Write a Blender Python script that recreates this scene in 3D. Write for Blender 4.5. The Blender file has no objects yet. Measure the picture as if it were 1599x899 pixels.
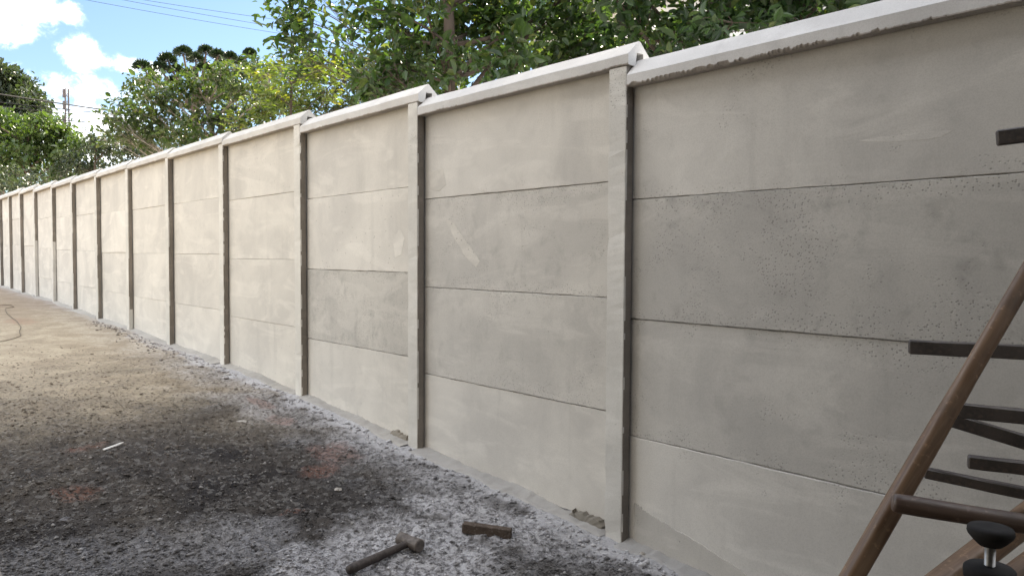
import bpy, math, random
import numpy as np
from mathutils import Vector, Matrix

rng = np.random.default_rng(11)
random.seed(5)
scene = bpy.context.scene
COL = scene.collection
R_ = math.radians

# ------------------------------------------------------------------ camera
EYE = 1.38                                   # eye height above the near yard
FPX, CX, CY = 1200.0, 799.5, 449.5
RW = np.array([[0.75676594, -0.02119836, 0.65334213],      # world axes in camera (right, down, forward)
               [-0.65365845, -0.03370672, 0.75603868],
               [0.00599524, -0.99920693, -0.03936459]])
CAM = np.array([-2.5, 0.0, EYE])
cam_data = bpy.data.cameras.new('camera')
cam = bpy.data.objects.new('camera', cam_data); COL.objects.link(cam)
cam_data.sensor_width = 36.0
cam_data.lens = 36.0 * FPX / 1599.0
cam_data.clip_start = 0.05; cam_data.clip_end = 3000
M = Matrix.Identity(4)
for i in range(3):
    M[i][0] = RW[i, 0]; M[i][1] = -RW[i, 1]; M[i][2] = -RW[i, 2]; M[i][3] = CAM[i]
cam.matrix_world = M
scene.camera = cam

# ------------------------------------------------------------------ light
SUN_EL, SUN_AZ = R_(43), R_(20)              # azimuth measured from +X (behind the wall) towards +Y
sdir = Vector((math.cos(SUN_EL) * math.cos(SUN_AZ), math.cos(SUN_EL) * math.sin(SUN_AZ), math.sin(SUN_EL)))
sun_d = bpy.data.lights.new('sun', 'SUN'); sun_d.energy = 5.0; sun_d.angle = R_(0.6); sun_d.color = (1, .89, .72)
sun = bpy.data.objects.new('sun', sun_d); COL.objects.link(sun)
sun.rotation_euler = (-sdir).to_track_quat('-Z', 'Y').to_euler(); sun.location = (6, 0, 12)

vs = scene.view_settings
vs.view_transform = 'Standard'; vs.look = 'None'; vs.gamma = 1.0; vs.use_curve_mapping = False
vs.exposure = 1.87
scene.cycles.max_bounces = 6; scene.cycles.diffuse_bounces = 4; scene.cycles.glossy_bounces = 2; scene.cycles.transmission_bounces = 3


class NT:
    """small helper to write node trees"""
    def __init__(s, tree):
        s.t = tree; s.t.nodes.clear()

    def n(s, typ, props=None, **inp):
        nd = s.t.nodes.new(typ)
        for k, v in (props or {}).items():
            setattr(nd, k, v)
        for k, v in inp.items():
            key = int(k[1:]) if k[0] == 'i' and k[1:].isdigit() else k.replace('_', ' ')
            sock = nd.inputs[key]
            if hasattr(v, 'is_output') or isinstance(v, bpy.types.NodeSocket):
                s.t.links.new(v, sock)
            else:
                sock.default_value = v
        return nd

    def math(s, op, a, b=0.0, c=0.0, clamp=False):
        return s.n('ShaderNodeMath', dict(operation=op, use_clamp=clamp), i0=a, i1=b, i2=c).outputs[0]

    def vmath(s, op, a, b=(0, 0, 0)):
        nd = s.n('ShaderNodeVectorMath', dict(operation=op), i0=a, i1=b)
        return nd.outputs[1] if op in ('LENGTH', 'DOT_PRODUCT', 'DISTANCE') else nd.outputs[0]

    def noise(s, vec, scale, detail=4.0, rough=.55, dist=0.0):
        return s.n('ShaderNodeTexNoise', None, Vector=vec, Scale=scale, Detail=detail, Roughness=rough, Distortion=dist).outputs[0]

    def ramp(s, fac, lo, hi, a=0.0, b=1.0):
        return s.n('ShaderNodeMapRange', dict(interpolation_type='SMOOTHSTEP'), Value=fac, From_Min=lo, From_Max=hi, To_Min=a, To_Max=b).outputs[0]

    def mix(s, fac, a, b, mode='MIX'):
        nd = s.n('ShaderNodeMix', dict(data_type='RGBA', blend_type=mode))
        for k, v in ((0, fac), (6, a), (7, b)):
            if isinstance(v, bpy.types.NodeSocket):
                s.t.links.new(v, nd.inputs[k])
            else:
                nd.inputs[k].default_value = v if k == 0 else (v[0], v[1], v[2], 1)
        return nd.outputs[2]

    def attr(s, name, typ='GEOMETRY'):
        return s.n('ShaderNodeAttribute', dict(attribute_name=name, attribute_type=typ)).outputs[2]

    def scalev(s, vec, v):
        return s.vmath('MULTIPLY', vec, v)


def window_dir(px, py):
    v = RW @ np.array([(px - CX) / FPX, (py - CY) / FPX, 1.0]); return v / np.linalg.norm(v)


# ------------------------------------------------------------------ world: sky with cumulus
world = bpy.data.worlds.new('World'); scene.world = world; world.use_nodes = True
w = NT(world.node_tree)
sky = w.n('ShaderNodeTexSky', dict(sky_type='NISHITA', sun_disc=False, sun_elevation=SUN_EL,
                                   sun_rotation=math.pi / 2 - SUN_AZ, air_density=1.0, dust_density=.6, ozone_density=3.2))
gd = w.n('ShaderNodeTexCoord').outputs['Generated']
sep = w.n('ShaderNodeSeparateXYZ', None, Vector=gd)
zz = w.math('ADD', w.math('MAXIMUM', sep.outputs[2], 0.0), .22)
pl = w.n('ShaderNodeCombineXYZ', None, X=w.math('DIVIDE', sep.outputs[0], zz), Y=w.math('DIVIDE', sep.outputs[1], zz), Z=0.0).outputs[0]
cn = w.noise(pl, 1.55, 9.0, .58, .25)                      # cumulus field over the whole sky
fine = w.noise(gd, 26.0, 8.0, .6, .3)
field = w.ramp(cn, .43, .58)
# the clouds seen in the photograph: each a patch of sky direction with a ragged edge
seen = None
for px, py, rx, ry in ((22, 8, 52, 30), (-20, 40, 40, 22), (106, 22, 17, 15), (126, 84, 22, 22), (190, 98, 32, 11), (118, 142, 75, 20), (105, 185, 110, 36), (238, 108, 20, 10),
                       (-70, 110, 50, 30), (50, 215, 160, 40)):
    c = window_dir(px, py)
    rt = RW[:, 0]; up = -RW[:, 1]
    u = w.math('MULTIPLY', w.vmath('DOT_PRODUCT', gd, tuple(rt)), FPX / rx)
    v = w.math('MULTIPLY', w.vmath('DOT_PRODUCT', gd, tuple(up)), FPX / ry)
    cu, cv = float(c @ rt) * FPX / rx, float(c @ up) * FPX / ry
    d2 = w.math('ADD', w.math('POWER', w.math('ABSOLUTE', w.math('SUBTRACT', u, cu)), 2.0), w.math('POWER', w.math('ABSOLUTE', w.math('SUBTRACT', v, cv)), 2.0))
    k = w.math('SUBTRACT', 1.0, d2)
    seen = k if seen is None else w.math('MAXIMUM', seen, k)
fine2 = w.noise(gd, 75.0, 6.0, .65, .5)
seen = w.math('ADD', w.math('ADD', seen, w.math('MULTIPLY', w.math('SUBTRACT', fine, .5), 4.2)), w.math('MULTIPLY', w.math('SUBTRACT', fine2, .5), 3.0))
seen = w.math('POWER', w.ramp(seen, -.6, 1.9), 1.8)
cc = window_dir(330, 60)
win = w.ramp(w.vmath('DOT_PRODUCT', gd, tuple(cc)), math.cos(R_(30)), math.cos(R_(22)))
# in front half of the visible patch only the seen clouds; elsewhere the same kind of broken cumulus
cloud = w.math('ADD', w.math('MULTIPLY', field, w.math('SUBTRACT', 1.0, win)), w.math('MULTIPLY', seen, win), clamp=True)
above = w.ramp(sep.outputs[2], -.02, .03)
cloud = w.math('MULTIPLY', cloud, above)
skyc = w.mix(1.0, sky.outputs[0], (1.0, 1.0, 1.0), 'MULTIPLY')
cl = w.mix(fine, (18.0, 18.0, 18.2), (22.5, 22.2, 21.6))
mixed = w.mix(cloud, skyc, cl)
bg = w.n('ShaderNodeBackground', None, Color=mixed, Strength=.058)
w.n('ShaderNodeOutputWorld', None, Surface=bg.outputs[0])


# ------------------------------------------------------------------ helpers: placing
def P(px, py, depth):
    """point seen at that pixel of the photograph, depth metres in front of the lens"""
    v = RW @ np.array([(px - CX) / FPX, (py - CY) / FPX, 1.0])
    return CAM + v * depth


GY = np.array([-400, -3, 0.6, 2.16, 3.73, 5.25, 6.79, 8.30, 9.82, 11.3, 12.8, 14.2, 15.8, 17.2, 18.6, 20, 30, 60, 600])
GZ = np.array([-1.40, -1.40, -1.335, -1.235, -1.13, -1.03, -.968, -.928, -.889, -.85, -.804, -.762, -.742, -.735, -.70, -.68, -.55, -.4, -.4]) + EYE


def ground_z(y):
    return np.interp(y, GY, GZ)


def G(px, py):
    v = RW @ np.array([(px - CX) / FPX, (py - CY) / FPX, 1.0])
    z = 0.1
    for _ in range(30):
        t = (z - CAM[2]) / v[2]; p = CAM + v * t; z = float(ground_z(p[1]))
    return p


def hash2(ix, iy, seed):
    h = (ix.astype(np.int64) * 374761393 + iy.astype(np.int64) * 668265263 + seed * 1274126177) & 0x7fffffff
    h = ((h ^ (h >> 13)) * 1103515245) & 0x7fffffff
    h = (h ^ (h >> 16)) & 0xffff
    return h / 65535.0


def vnoise(x, y, seed=0):
    x0 = np.floor(x); y0 = np.floor(y); fx = x - x0; fy = y - y0
    fx = fx * fx * (3 - 2 * fx); fy = fy * fy * (3 - 2 * fy)
    a = hash2(x0, y0, seed); b = hash2(x0 + 1, y0, seed); c = hash2(x0, y0 + 1, seed); d = hash2(x0 + 1, y0 + 1, seed)
    return (a * (1 - fx) + b * fx) * (1 - fy) + (c * (1 - fx) + d * fx) * fy - .5


def fbm(x, y, seed=0, oct=4):
    s = 0; a = 1.0
    for i in range(oct):
        s = s + a * vnoise(x, y, seed + i * 7); x = x * 2.03; y = y * 2.03; a *= .5
    return s


# ------------------------------------------------------------------ helpers: objects
def tag(o, label=None, cat=None, group=None, kind=None):
    if label: o['label'] = label
    if cat: o['category'] = cat
    if group: o['group'] = group
    if kind: o['kind'] = kind
    return o


def empty(name, loc=(0, 0, 0)):
    o = bpy.data.objects.new(name, None); COL.objects.link(o); o.location = Vector(loc); o.empty_display_size = .1
    return o


def link(name, me, mat, parent=None, smooth=False):
    o = bpy.data.objects.new(name, me); COL.objects.link(o)
    if mat is not None:
        me.materials.append(mat)
    if smooth:
        me.shade_smooth()
    if parent is not None:
        o.parent = parent
        o.matrix_parent_inverse = Matrix.Translation(parent.location).inverted()
    return o


def mesh_np(name, V, F, mat, parent=None, smooth=False, tint=None):
    """V (n,3), F list of int arrays all of one width, or plain list of faces"""
    me = bpy.data.meshes.new(name)
    if isinstance(F, np.ndarray):
        n, k = F.shape
        me.vertices.add(len(V)); me.vertices.foreach_set('co', np.ascontiguousarray(V, dtype=np.float32).ravel())
        me.loops.add(n * k); me.loops.foreach_set('vertex_index', np.ascontiguousarray(F, dtype=np.int32).ravel())
        me.polygons.add(n); me.polygons.foreach_set('loop_start', np.arange(0, n * k, k, dtype=np.int32))
        me.polygons.foreach_set('loop_total', np.full(n, k, dtype=np.int32))
        me.update(calc_edges=True)
    else:
        me.from_pydata([tuple(map(float, v)) for v in V], [], [tuple(int(i) for i in f) for f in F]); me.update()
    if tint is not None:
        a = me.attributes.new('tint', 'FLOAT', 'FACE'); a.data.foreach_set('value', np.asarray(tint, dtype=np.float32))
    return link(name, me, mat, parent, smooth)


class MB:
    def __init__(s):
        s.v = []; s.f = []

    def add(s, V, F):
        o = len(s.v); s.v += [tuple(map(float, p)) for p in V]; s.f += [tuple(i + o for i in f) for f in F]

    def box(s, a, b):
        (x0, y0, z0), (x1, y1, z1) = a, b
        s.add([(x0, y0, z0), (x1, y0, z0), (x1, y1, z0), (x0, y1, z0), (x0, y0, z1), (x1, y0, z1), (x1, y1, z1), (x0, y1, z1)],
              [(0, 3, 2, 1), (4, 5, 6, 7), (0, 1, 5, 4), (1, 2, 6, 5), (2, 3, 7, 6), (3, 0, 4, 7)])

    def tube(s, pts, rad, n=6, cap=True):
        pts = np.asarray(pts, float); rad = np.broadcast_to(rad, len(pts)); V = []; F = []
        ref = None
        for i, p in enumerate(pts):
            t = pts[min(i + 1, len(pts) - 1)] - pts[max(i - 1, 0)]; t = t / (np.linalg.norm(t) + 1e-9)
            if ref is None:
                ref = np.array([0, 0, 1.]) if abs(t[2]) < .9 else np.array([1., 0, 0])
            a = np.cross(t, ref); a /= np.linalg.norm(a) + 1e-9; b = np.cross(t, a); ref = -b if False else ref
            for k in range(n):
                q = 2 * math.pi * k / n; V.append(p + rad[i] * (a * math.cos(q) + b * math.sin(q)))
        for i in range(len(pts) - 1):
            for k in range(n):
                k2 = (k + 1) % n; F.append((i * n + k, i * n + k2, (i + 1) * n + k2, (i + 1) * n + k))
        if cap:
            F.append(tuple(range(n - 1, -1, -1))); F.append(tuple((len(pts) - 1) * n + k for k in range(n)))
        s.add(V, F)

    def bar(s, p, q, wdt, hgt, up=(0, 0, 1), bev=.0025, segs=1, jitter=0):
        """rectangular bar with small chamfered long edges"""
        p = np.asarray(p, float); q = np.asarray(q, float); t = (q - p) / np.linalg.norm(q - p)
        a = np.cross(np.asarray(up, float), t); a /= np.linalg.norm(a); b = np.cross(t, a)
        w2, h2 = wdt / 2, hgt / 2
        prof = [(-w2 + bev, -h2), (w2 - bev, -h2), (w2, -h2 + bev), (w2, h2 - bev), (w2 - bev, h2), (-w2 + bev, h2), (-w2, h2 - bev), (-w2, -h2 + bev)]
        V = []; F = []
        n = 8; st = [(0, .82)] + [(max(i / segs, .0), 1) for i in range(segs + 1)] + [(1, .82)]
        L = np.linalg.norm(q - p)
        for i, (u, sc) in enumerate(st):
            off = 0.0
            if i == 1: off = bev
            if i == len(st) - 2: off = -bev
            for (x, y) in prof:
                j = random.uniform(-jitter, jitter), random.uniform(-jitter, jitter)
                V.append(p + t * (u * L + off) + a * (x * sc + j[0]) + b * (y * sc + j[1]))
        for i in range(len(st) - 1):
            for k in range(n):
                k2 = (k + 1) % n; F.append((i * n + k, i * n + k2, (i + 1) * n + k2, (i + 1) * n + k))
        F.append(tuple(range(n - 1, -1, -1))); F.append(tuple((len(st) - 1) * n + k for k in range(n)))
        s.add(V, F)

    def lathe(s, c, prof, n=24):
        V = []; F = []
        for (r, z) in prof:
            for k in range(n):
                q = 2 * math.pi * k / n; V.append((c[0] + r * math.cos(q), c[1] + r * math.sin(q), c[2] + z))
        for i in range(len(prof) - 1):
            for k in range(n):
                k2 = (k + 1) % n; F.append((i * n + k, i * n + k2, (i + 1) * n + k2, (i + 1) * n + k))
        F.append(tuple(range(n - 1, -1, -1))); F.append(tuple((len(prof) - 1) * n + k for k in range(n)))
        s.add(V, F)

    def build(s, name, mat, parent=None, smooth=False):
        return mesh_np(name, s.v, s.f, mat, parent, smooth)


# ------------------------------------------------------------------ materials
def material(name):
    m = bpy.data.materials.new(name); m.use_nodes = True
    return m, NT(m.node_tree)


def finish(t, color, rough=.85, bump=None, strength=.4, dist=.01, spec=.3, metal=0.0, extra=None):
    kw = dict(Base_Color=color, Roughness=rough, Metallic=metal)
    b = t.n('ShaderNodeBsdfPrincipled', None, **kw)
    b.inputs['Specular IOR Level'].default_value = spec
    if bump is not None:
        bn = t.n('ShaderNodeBump', None, Strength=strength, Distance=dist, Height=bump)
        t.t.links.new(bn.outputs[0], b.inputs['Normal'])
    t.n('ShaderNodeOutputMaterial', None, Surface=b.outputs[0])


def concrete(name, base, dark, pits=1.0):
    """precast concrete; each piece carries tone (brightness) and mottle (how pitted and stained)"""
    m, t = material(name)
    pos = t.n('ShaderNodeNewGeometry').outputs['Position']
    rnd = t.n('ShaderNodeObjectInfo').outputs['Random']
    off = t.n('ShaderNodeCombineXYZ', None, X=t.math('MULTIPLY', rnd, 37.0), Y=t.math('MULTIPLY', rnd, 91.0), Z=t.math('MULTIPLY', rnd, 53.0)).outputs[0]
    p = t.vmath('ADD', pos, off)
    tone = t.attr('tone', 'OBJECT'); mot = t.attr('mottle', 'OBJECT')
    big = t.noise(p, 1.7, 5, .6, .6)
    smear = t.noise(t.scalev(p, (1, 1.2, 4.5)), 1.3, 4, .6, 1.2)          # trowel smears run along the slab
    streak = t.noise(t.scalev(p, (1, 9, .9)), 1.0, 4, .6, .3)             # run-off streaks
    med = t.noise(p, 9, 6, .65, .4)
    grain = t.noise(p, 210, 3, .6)
    col = t.mix(t.ramp(big, .34, .68), base, dark)
    col = t.mix(t.math('MULTIPLY', t.ramp(smear, .5, .66), .34), col, tuple(min(1, c * 1.22) for c in base))
    col = t.mix(t.math('MULTIPLY', t.ramp(streak, .55, .80), .30), col, tuple(c * .72 for c in dark))
    col = t.mix(t.math('MULTIPLY', t.ramp(med, .5, .75), t.math('ADD', .06, t.math('MULTIPLY', mot, .42))), col, tuple(c * .62 for c in dark))
    # air holes: few on smooth slabs, clustered on the mottled ones
    vor = t.n('ShaderNodeTexVoronoi', None, Vector=p, Scale=88.0, Randomness=1.0)
    gen = t.n('ShaderNodeSeparateXYZ', None, Vector=t.n('ShaderNodeTexCoord').outputs['Generated']).outputs[2]
    edge = t.math('MULTIPLY', t.ramp(t.math('ABSOLUTE', t.math('SUBTRACT', gen, .5)), .30, .5), t.math('MULTIPLY', .13, t.ramp(mot, 0, .2)))
    where = t.math('ADD', t.math('ADD', t.noise(p, 4.2, 8, .72, .8), edge), t.math('MULTIPLY', mot, .16))
    hole = t.math('MULTIPLY', t.ramp(t.math('ADD', vor.outputs['Distance'], t.math('MULTIPLY', t.math('SUBTRACT', t.noise(p, 60, 3, .7), .5), .5)), .36, .16), t.ramp(where, .61, .74))
    vor2 = t.n('ShaderNodeTexVoronoi', None, Vector=p, Scale=24.0, Randomness=1.0)
    lone = t.math('MULTIPLY', t.ramp(vor2.outputs['Distance'], .14, .08), t.math('GREATER_THAN', t.n('ShaderNodeSeparateColor', None, Color=vor2.outputs['Color']).outputs[0], .90))
    hole = t.math('MAXIMUM', hole, lone)
    col = t.mix(t.math('MULTIPLY', hole, .45 * pits), col, tuple(c * .35 for c in dark))
    col = t.mix(t.math('MULTIPLY', t.math('SUBTRACT', grain, .42), .8, clamp=True), col, tuple(c * .5 for c in dark))
    col = t.mix(1.0, col, t.n('ShaderNodeCombineColor', None, Red=tone, Green=tone, Blue=tone).outputs[0], 'MULTIPLY')
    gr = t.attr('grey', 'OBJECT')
    col = t.mix(gr, col, t.mix(1.0, col, (.975, 1.005, 1.075), 'MULTIPLY'))  # cool cast of the shade mixed into the colour of near pieces
    h = t.math('ADD', t.math('MULTIPLY', med, .35), t.math('MULTIPLY', grain, .14))
    h = t.math('SUBTRACT', h, t.math('MULTIPLY', hole, .8))
    h = t.math('ADD', h, t.math('MULTIPLY', smear, .5))
    finish(t, col, .86, h, .35, .006, spec=.25)
    return m


MAT = {}
MAT['slab'] = concrete('slab_concrete', (.64, .607, .54), (.53, .503, .452))
MAT['post'] = concrete('post_concrete', (.645, .62, .56), (.555, .533, .48), 1.1)
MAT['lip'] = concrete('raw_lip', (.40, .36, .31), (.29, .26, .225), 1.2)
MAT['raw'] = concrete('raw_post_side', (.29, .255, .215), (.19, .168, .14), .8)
MAT['cope'] = concrete('coping_concrete', (.60, .58, .54), (.50, .48, .445), 1.0)
MAT['mortar'] = concrete('mortar', (.44, .42, .385), (.35, .335, .31), .4)
MAT['wet'] = concrete('damp_mortar', (.25, .225, .185), (.18, .165, .135), .3)


def simple(name, c1, c2, scale=6.0, stretch=(1, 1, 1), rough=.7, bump=.3, spec=.3, metal=0.0, dist=.004, detail=6, lo=.35, hi=.65, fine=None):
    m, t = material(name)
    o = t.n('ShaderNodeTexCoord').outputs['Object']
    p = t.scalev(o, stretch)
    n1 = t.noise(p, scale, detail, .62, .3)
    col = t.mix(t.ramp(n1, lo, hi), c1, c2)
    if fine:
        n2 = t.noise(p, scale * 7, 4, .6)
        col = t.mix(t.math('MULTIPLY', t.ramp(n2, .5, .7), .6), col, fine)
        n1 = t.math('ADD', n1, t.math('MULTIPLY', n2, .5))
    finish(t, col, rough, n1, bump, dist, spec, metal)
    return m


MAT['bark'] = simple('bark', (.055, .040, .030), (.13, .10, .078), 9, (1, 1, .3), .9, .8, dist=.02)
MAT['bark_pale'] = simple('pale_bark', (.20, .17, .14), (.36, .32, .27), 7, (1, 1, .4), .9, .6, dist=.015)
MAT['steel'] = simple('dark_steel', (.046, .041, .042), (.078, .068, .065), 14, (1, 1, 1), .5, .4, .45, .0, .002, fine=(.11, .09, .075))
MAT['rubber'] = simple('black_rubber', (.012, .012, .013), (.022, .021, .021), 30, (1, 1, 1), .8, .25, .2, 0, .001)
MAT['zinc'] = simple('zinc_thread', (.36, .36, .36), (.50, .50, .49), 40, (1, 1, 1), .35, .1, .5, 1.0, .001)
MAT['hammer'] = simple('worn_steel', (.075, .062, .056), (.14, .122, .11), 30, (1, 1, 1), .6, .4, .4, .15, .002)
MAT['grip'] = simple('dark_handle', (.035, .028, .026), (.07, .058, .052), 12, (6, 6, 1), .6, .3, .35, 0, .002)
MAT['block'] = simple('weathered_block', (.055, .042, .034), (.10, .078, .064), 12, (1, 1, 1), .85, .7, .2, 0, .004, fine=(.17, .145, .125))
MAT['white'] = simple('white_scrap', (.62, .61, .58), (.8, .79, .77), 30, (1, 1, 1), .6, .2)
MAT['cable'] = simple('black_cable', (.02, .02, .02), (.035, .033, .03), 10)
MAT['cord'] = simple('brown_cord', (.10, .075, .05), (.16, .12, .08), 10)
MAT['galv'] = simple('painted_lattice', (.10, .085, .085), (.16, .14, .14), 4)
MAT['paint'] = simple('pale_house_paint', (.66, .65, .62), (.76, .75, .72), 1.2, (1, 1, .4), .8, .1)
MAT['plaster'] = simple('shade_house_plaster', (.22, .215, .20), (.27, .265, .25), 1.2, (1, 1, .4), .85, .1)
MAT['tile'] = simple('roof_tile', (.22, .10, .065), (.32, .16, .10), 5, (1, 1, 1), .8, .4)
MAT['glass'] = simple('dark_glass', (.03, .035, .04), (.05, .055, .06), 1, (1, 1, 1), .08, .0, .5)
MAT['ceil'] = simple('shade_roof_boards', (.08, .07, .06), (.12, .105, .09), 3, (1, 8, 1), .75, .2)
MAT['pole'] = simple('pole_concrete', (.34, .33, .31), (.44, .43, .40), 3)
MAT['crumb'] = simple('mortar_crumb', (.28, .26, .24), (.42, .40, .37), 25)


def wood_mat(name, c1, c2, c3):
    m, t = material(name)
    o = t.n('ShaderNodeTexCoord').outputs['Object']
    g = t.noise(t.scalev(o, (16, 16, 1.6)), 3.0, 6, .65, .4)
    b = t.noise(o, 5.0, 5, .6, .3)
    f = t.noise(o, 60.0, 4, .6)
    col = t.mix(t.ramp(g, .35, .68), c1, c2)
    col = t.mix(t.math('MULTIPLY', t.ramp(b, .5, .68), .7), col, c3)
    col = t.mix(t.math('MULTIPLY', t.ramp(f, .58, .72), .5), col, tuple(min(1, c * 2.0) for c in c2))
    finish(t, col, t.ramp(b, .3, .7, .3, .55), t.math('ADD', g, t.math('MULTIPLY', f, .3)), .35, .003, .4)
    return m


MAT['wood'] = wood_mat('worn_leg_wood', (.12, .074, .046), (.205, .135, .085), (.065, .045, .033))
MAT['rung'] = wood_mat('dull_crossbar_wood', (.075, .052, .043), (.12, .085, .07), (.05, .038, .033))


def leaf_mat(name, c1, c2, c3, trans=.45, rough=.33):
    m, t = material(name)
    a = t.attr('tint')
    col = t.mix(t.ramp(a, 0, .55), c1, c2)
    col = t.mix(t.ramp(a, .72, 1.0), col, c3)
    b = t.n('ShaderNodeBsdfPrincipled', None, Base_Color=col, Roughness=rough)
    b.inputs['Specular IOR Level'].default_value = .55
    tc = t.mix(1.0, col, (1.5, 1.55, .55), 'MULTIPLY')
    tr = t.n('ShaderNodeBsdfTranslucent', None, Color=tc)
    mx = t.n('ShaderNodeMixShader', None, i0=trans, i1=b.outputs[0], i2=tr.outputs[0])
    t.n('ShaderNodeOutputMaterial', None, Surface=mx.outputs[0])
    return m


MAT['leaf_big'] = leaf_mat('broad_leaf', (.026, .054, .019), (.056, .100, .029), (.125, .145, .042), .40)
MAT['leaf_big2'] = leaf_mat('glossy_leaf', (.020, .046, .018), (.046, .086, .030), (.11, .14, .042), .38)
MAT['leaf_yel'] = leaf_mat('yellow_green_leaf', (.06, .095, .020), (.105, .145, .026), (.19, .185, .036), .45)
MAT['leaf_mid'] = leaf_mat('olive_leaf', (.028, .052, .018), (.054, .086, .026), (.11, .13, .045), .38)
MAT['leaf_dark'] = leaf_mat('dark_evergreen', (.022, .038, .022), (.042, .062, .034), (.075, .095, .052), .3)
MAT['leaf_light'] = leaf_mat('fresh_leaf', (.036, .070, .020), (.064, .105, .030), (.11, .145, .055), .36)
MAT['leaf_pine'] = leaf_mat('araucaria_needle', (.016, .032, .016), (.028, .05, .022), (.045, .07, .028), .15)


# ------------------------------------------------------------------ ground
def dust_mask(t, pos, speck, wob2):
    """pale cement dust: along the foot of the wall and where the mortar was mixed"""
    s = t.n('ShaderNodeSeparateXYZ', None, Vector=pos); X, Y = s.outputs[0], s.outputs[1]
    dx = t.math('SUBTRACT', 0.0, X)
    w2 = t.math('SUBTRACT', wob2, .5)
    band = t.ramp(t.math('ADD', dx, t.math('MULTIPLY', w2, .5)), .24, .08)
    veil = t.math('MULTIPLY', t.ramp(t.math('ADD', dx, t.math('MULTIPLY', w2, 1.3)), .75, .10), .62)
    dust = t.math('MAXIMUM', t.math('MULTIPLY', band, t.ramp(speck, .72, .5, .7, 1.0)), t.math('MULTIPLY', veil, t.ramp(speck, .60, .40, .25, .9)))
    dust = t.math('MULTIPLY', dust, t.ramp(Y, 11.0, 5.0, .35, 1.0))
    for (cx, cy, rx, ry, amp) in DUST:
        d = t.math('ADD', t.math('POWER', t.math('ABSOLUTE', t.math('DIVIDE', t.math('SUBTRACT', X, cx), rx)), 2.0),
                   t.math('POWER', t.math('ABSOLUTE', t.math('DIVIDE', t.math('SUBTRACT', Y, cy), ry)), 2.0))
        d = t.math('ADD', d, t.math('MULTIPLY', w2, 3.4))
        k = t.math('MULTIPLY', t.ramp(d, 1.25, .1), amp)
        dust = t.math('MAXIMUM', dust, t.math('MULTIPLY', k, t.ramp(speck, .64, .40, .22, 1.0)))
    return dust


def ground_material():
    m, t = material('yard_soil')
    pos = t.n('ShaderNodeNewGeometry').outputs['Position']
    s = t.n('ShaderNodeSeparateXYZ', None, Vector=pos)
    X, Y = s.outputs[0], s.outputs[1]
    wob = t.noise(pos, 1.1, 5, .6, .5); wob2 = t.noise(pos, 3.6, 5, .62, .4)
    speck = t.noise(pos, 34, 5, .7); grit = t.noise(pos, 120, 4, .65)
    vor = t.n('ShaderNodeTexVoronoi', None, Vector=pos, Scale=42.0)
    cellc = t.n('ShaderNodeSeparateColor', None, Color=vor.outputs['Color']).outputs[0]
    col = t.mix(t.ramp(wob2, .36, .64), (.027, .025, .026), (.060, .054, .050))
    col = t.mix(t.math('MULTIPLY', t.ramp(speck, .50, .66), .75), col, (.025, .023, .022))
    col = t.mix(t.math('MULTIPLY', t.ramp(cellc, .72, .95), .55), col, (.17, .165, .16))
    # trodden sandy soil further along the wall
    yy = t.math('ADD', Y, t.math('MULTIPLY', t.math('SUBTRACT', wob, .5), 5.0))
    sand = t.ramp(yy, 3.4, 8.6)
    scol = t.mix(t.ramp(wob2, .35, .65), (.44, .375, .275), (.33, .275, .20))
    scol = t.mix(t.math('MULTIPLY', t.ramp(speck, .48, .66), t.ramp(yy, 8.5, 5.0, .4, .9)), scol, (.09, .075, .06))
    col = t.mix(sand, col, scol)
    brown = t.math('MULTIPLY', t.ramp(yy, 11.0, 13.5), .6)
    col = t.mix(brown, col, (.22, .165, .12))
    dust = dust_mask(t, pos, speck, wob2)
    col = t.mix(t.math('MULTIPLY', dust, .88), col, (.52, .52, .545))
    # brick dust
    for (cx, cy, rx, ry) in RED:
        d = t.math('ADD', t.math('POWER', t.math('ABSOLUTE', t.math('DIVIDE', t.math('SUBTRACT', X, cx), rx)), 2.0),
                   t.math('POWER', t.math('ABSOLUTE', t.math('DIVIDE', t.math('SUBTRACT', Y, cy), ry)), 2.0))
        d = t.math('ADD', d, t.math('MULTIPLY', t.math('SUBTRACT', wob2, .5), 4.2))
        col = t.mix(t.math('MULTIPLY', t.ramp(d, 1.1, .1), t.ramp(speck, .60, .42, .10, .42)), col, (.25, .115, .08))
    h = t.math('ADD', t.math('MULTIPLY', speck, 1.0), t.math('MULTIPLY', grit, .45))
    h = t.math('MULTIPLY', h, t.math('SUBTRACT', 1.0, t.math('MULTIPLY', sand, .55)))
    finish(t, col, .95, h, .9, .018, .15)
    return m


def gxy(px, py):
    p = G(px, py); return float(p[0]), float(p[1])


DUST = []
for px, py, rx, ry, amp in ((650, 870, .44, .55, 1.0), (770, 810, .36, .6, 1.0), (540, 885, .3, .35, .9), (690, 740, .25, .5, .75), (560, 690, .15, .5, .7), (900, 850, .22, .25, .75), (340, 850, .35, .3, .45), (120, 880, .5, .3, .3), (400, 640, .12, .25, .5)):
    x, y = gxy(px, py); DUST.append((x, y, rx, ry, amp))
RED = []
for px, py, rx, ry in ((520, 708, .16, .24), (405, 626, .07, .22), (440, 654, .08, .14), (500, 735, .12, .10), (120, 770, .10, .14), (130, 705, .14, .1), (35, 502, .2, .5), (455, 800, .06, .05)):
    x, y = gxy(px, py); RED.append((x, y, rx, ry))


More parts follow.
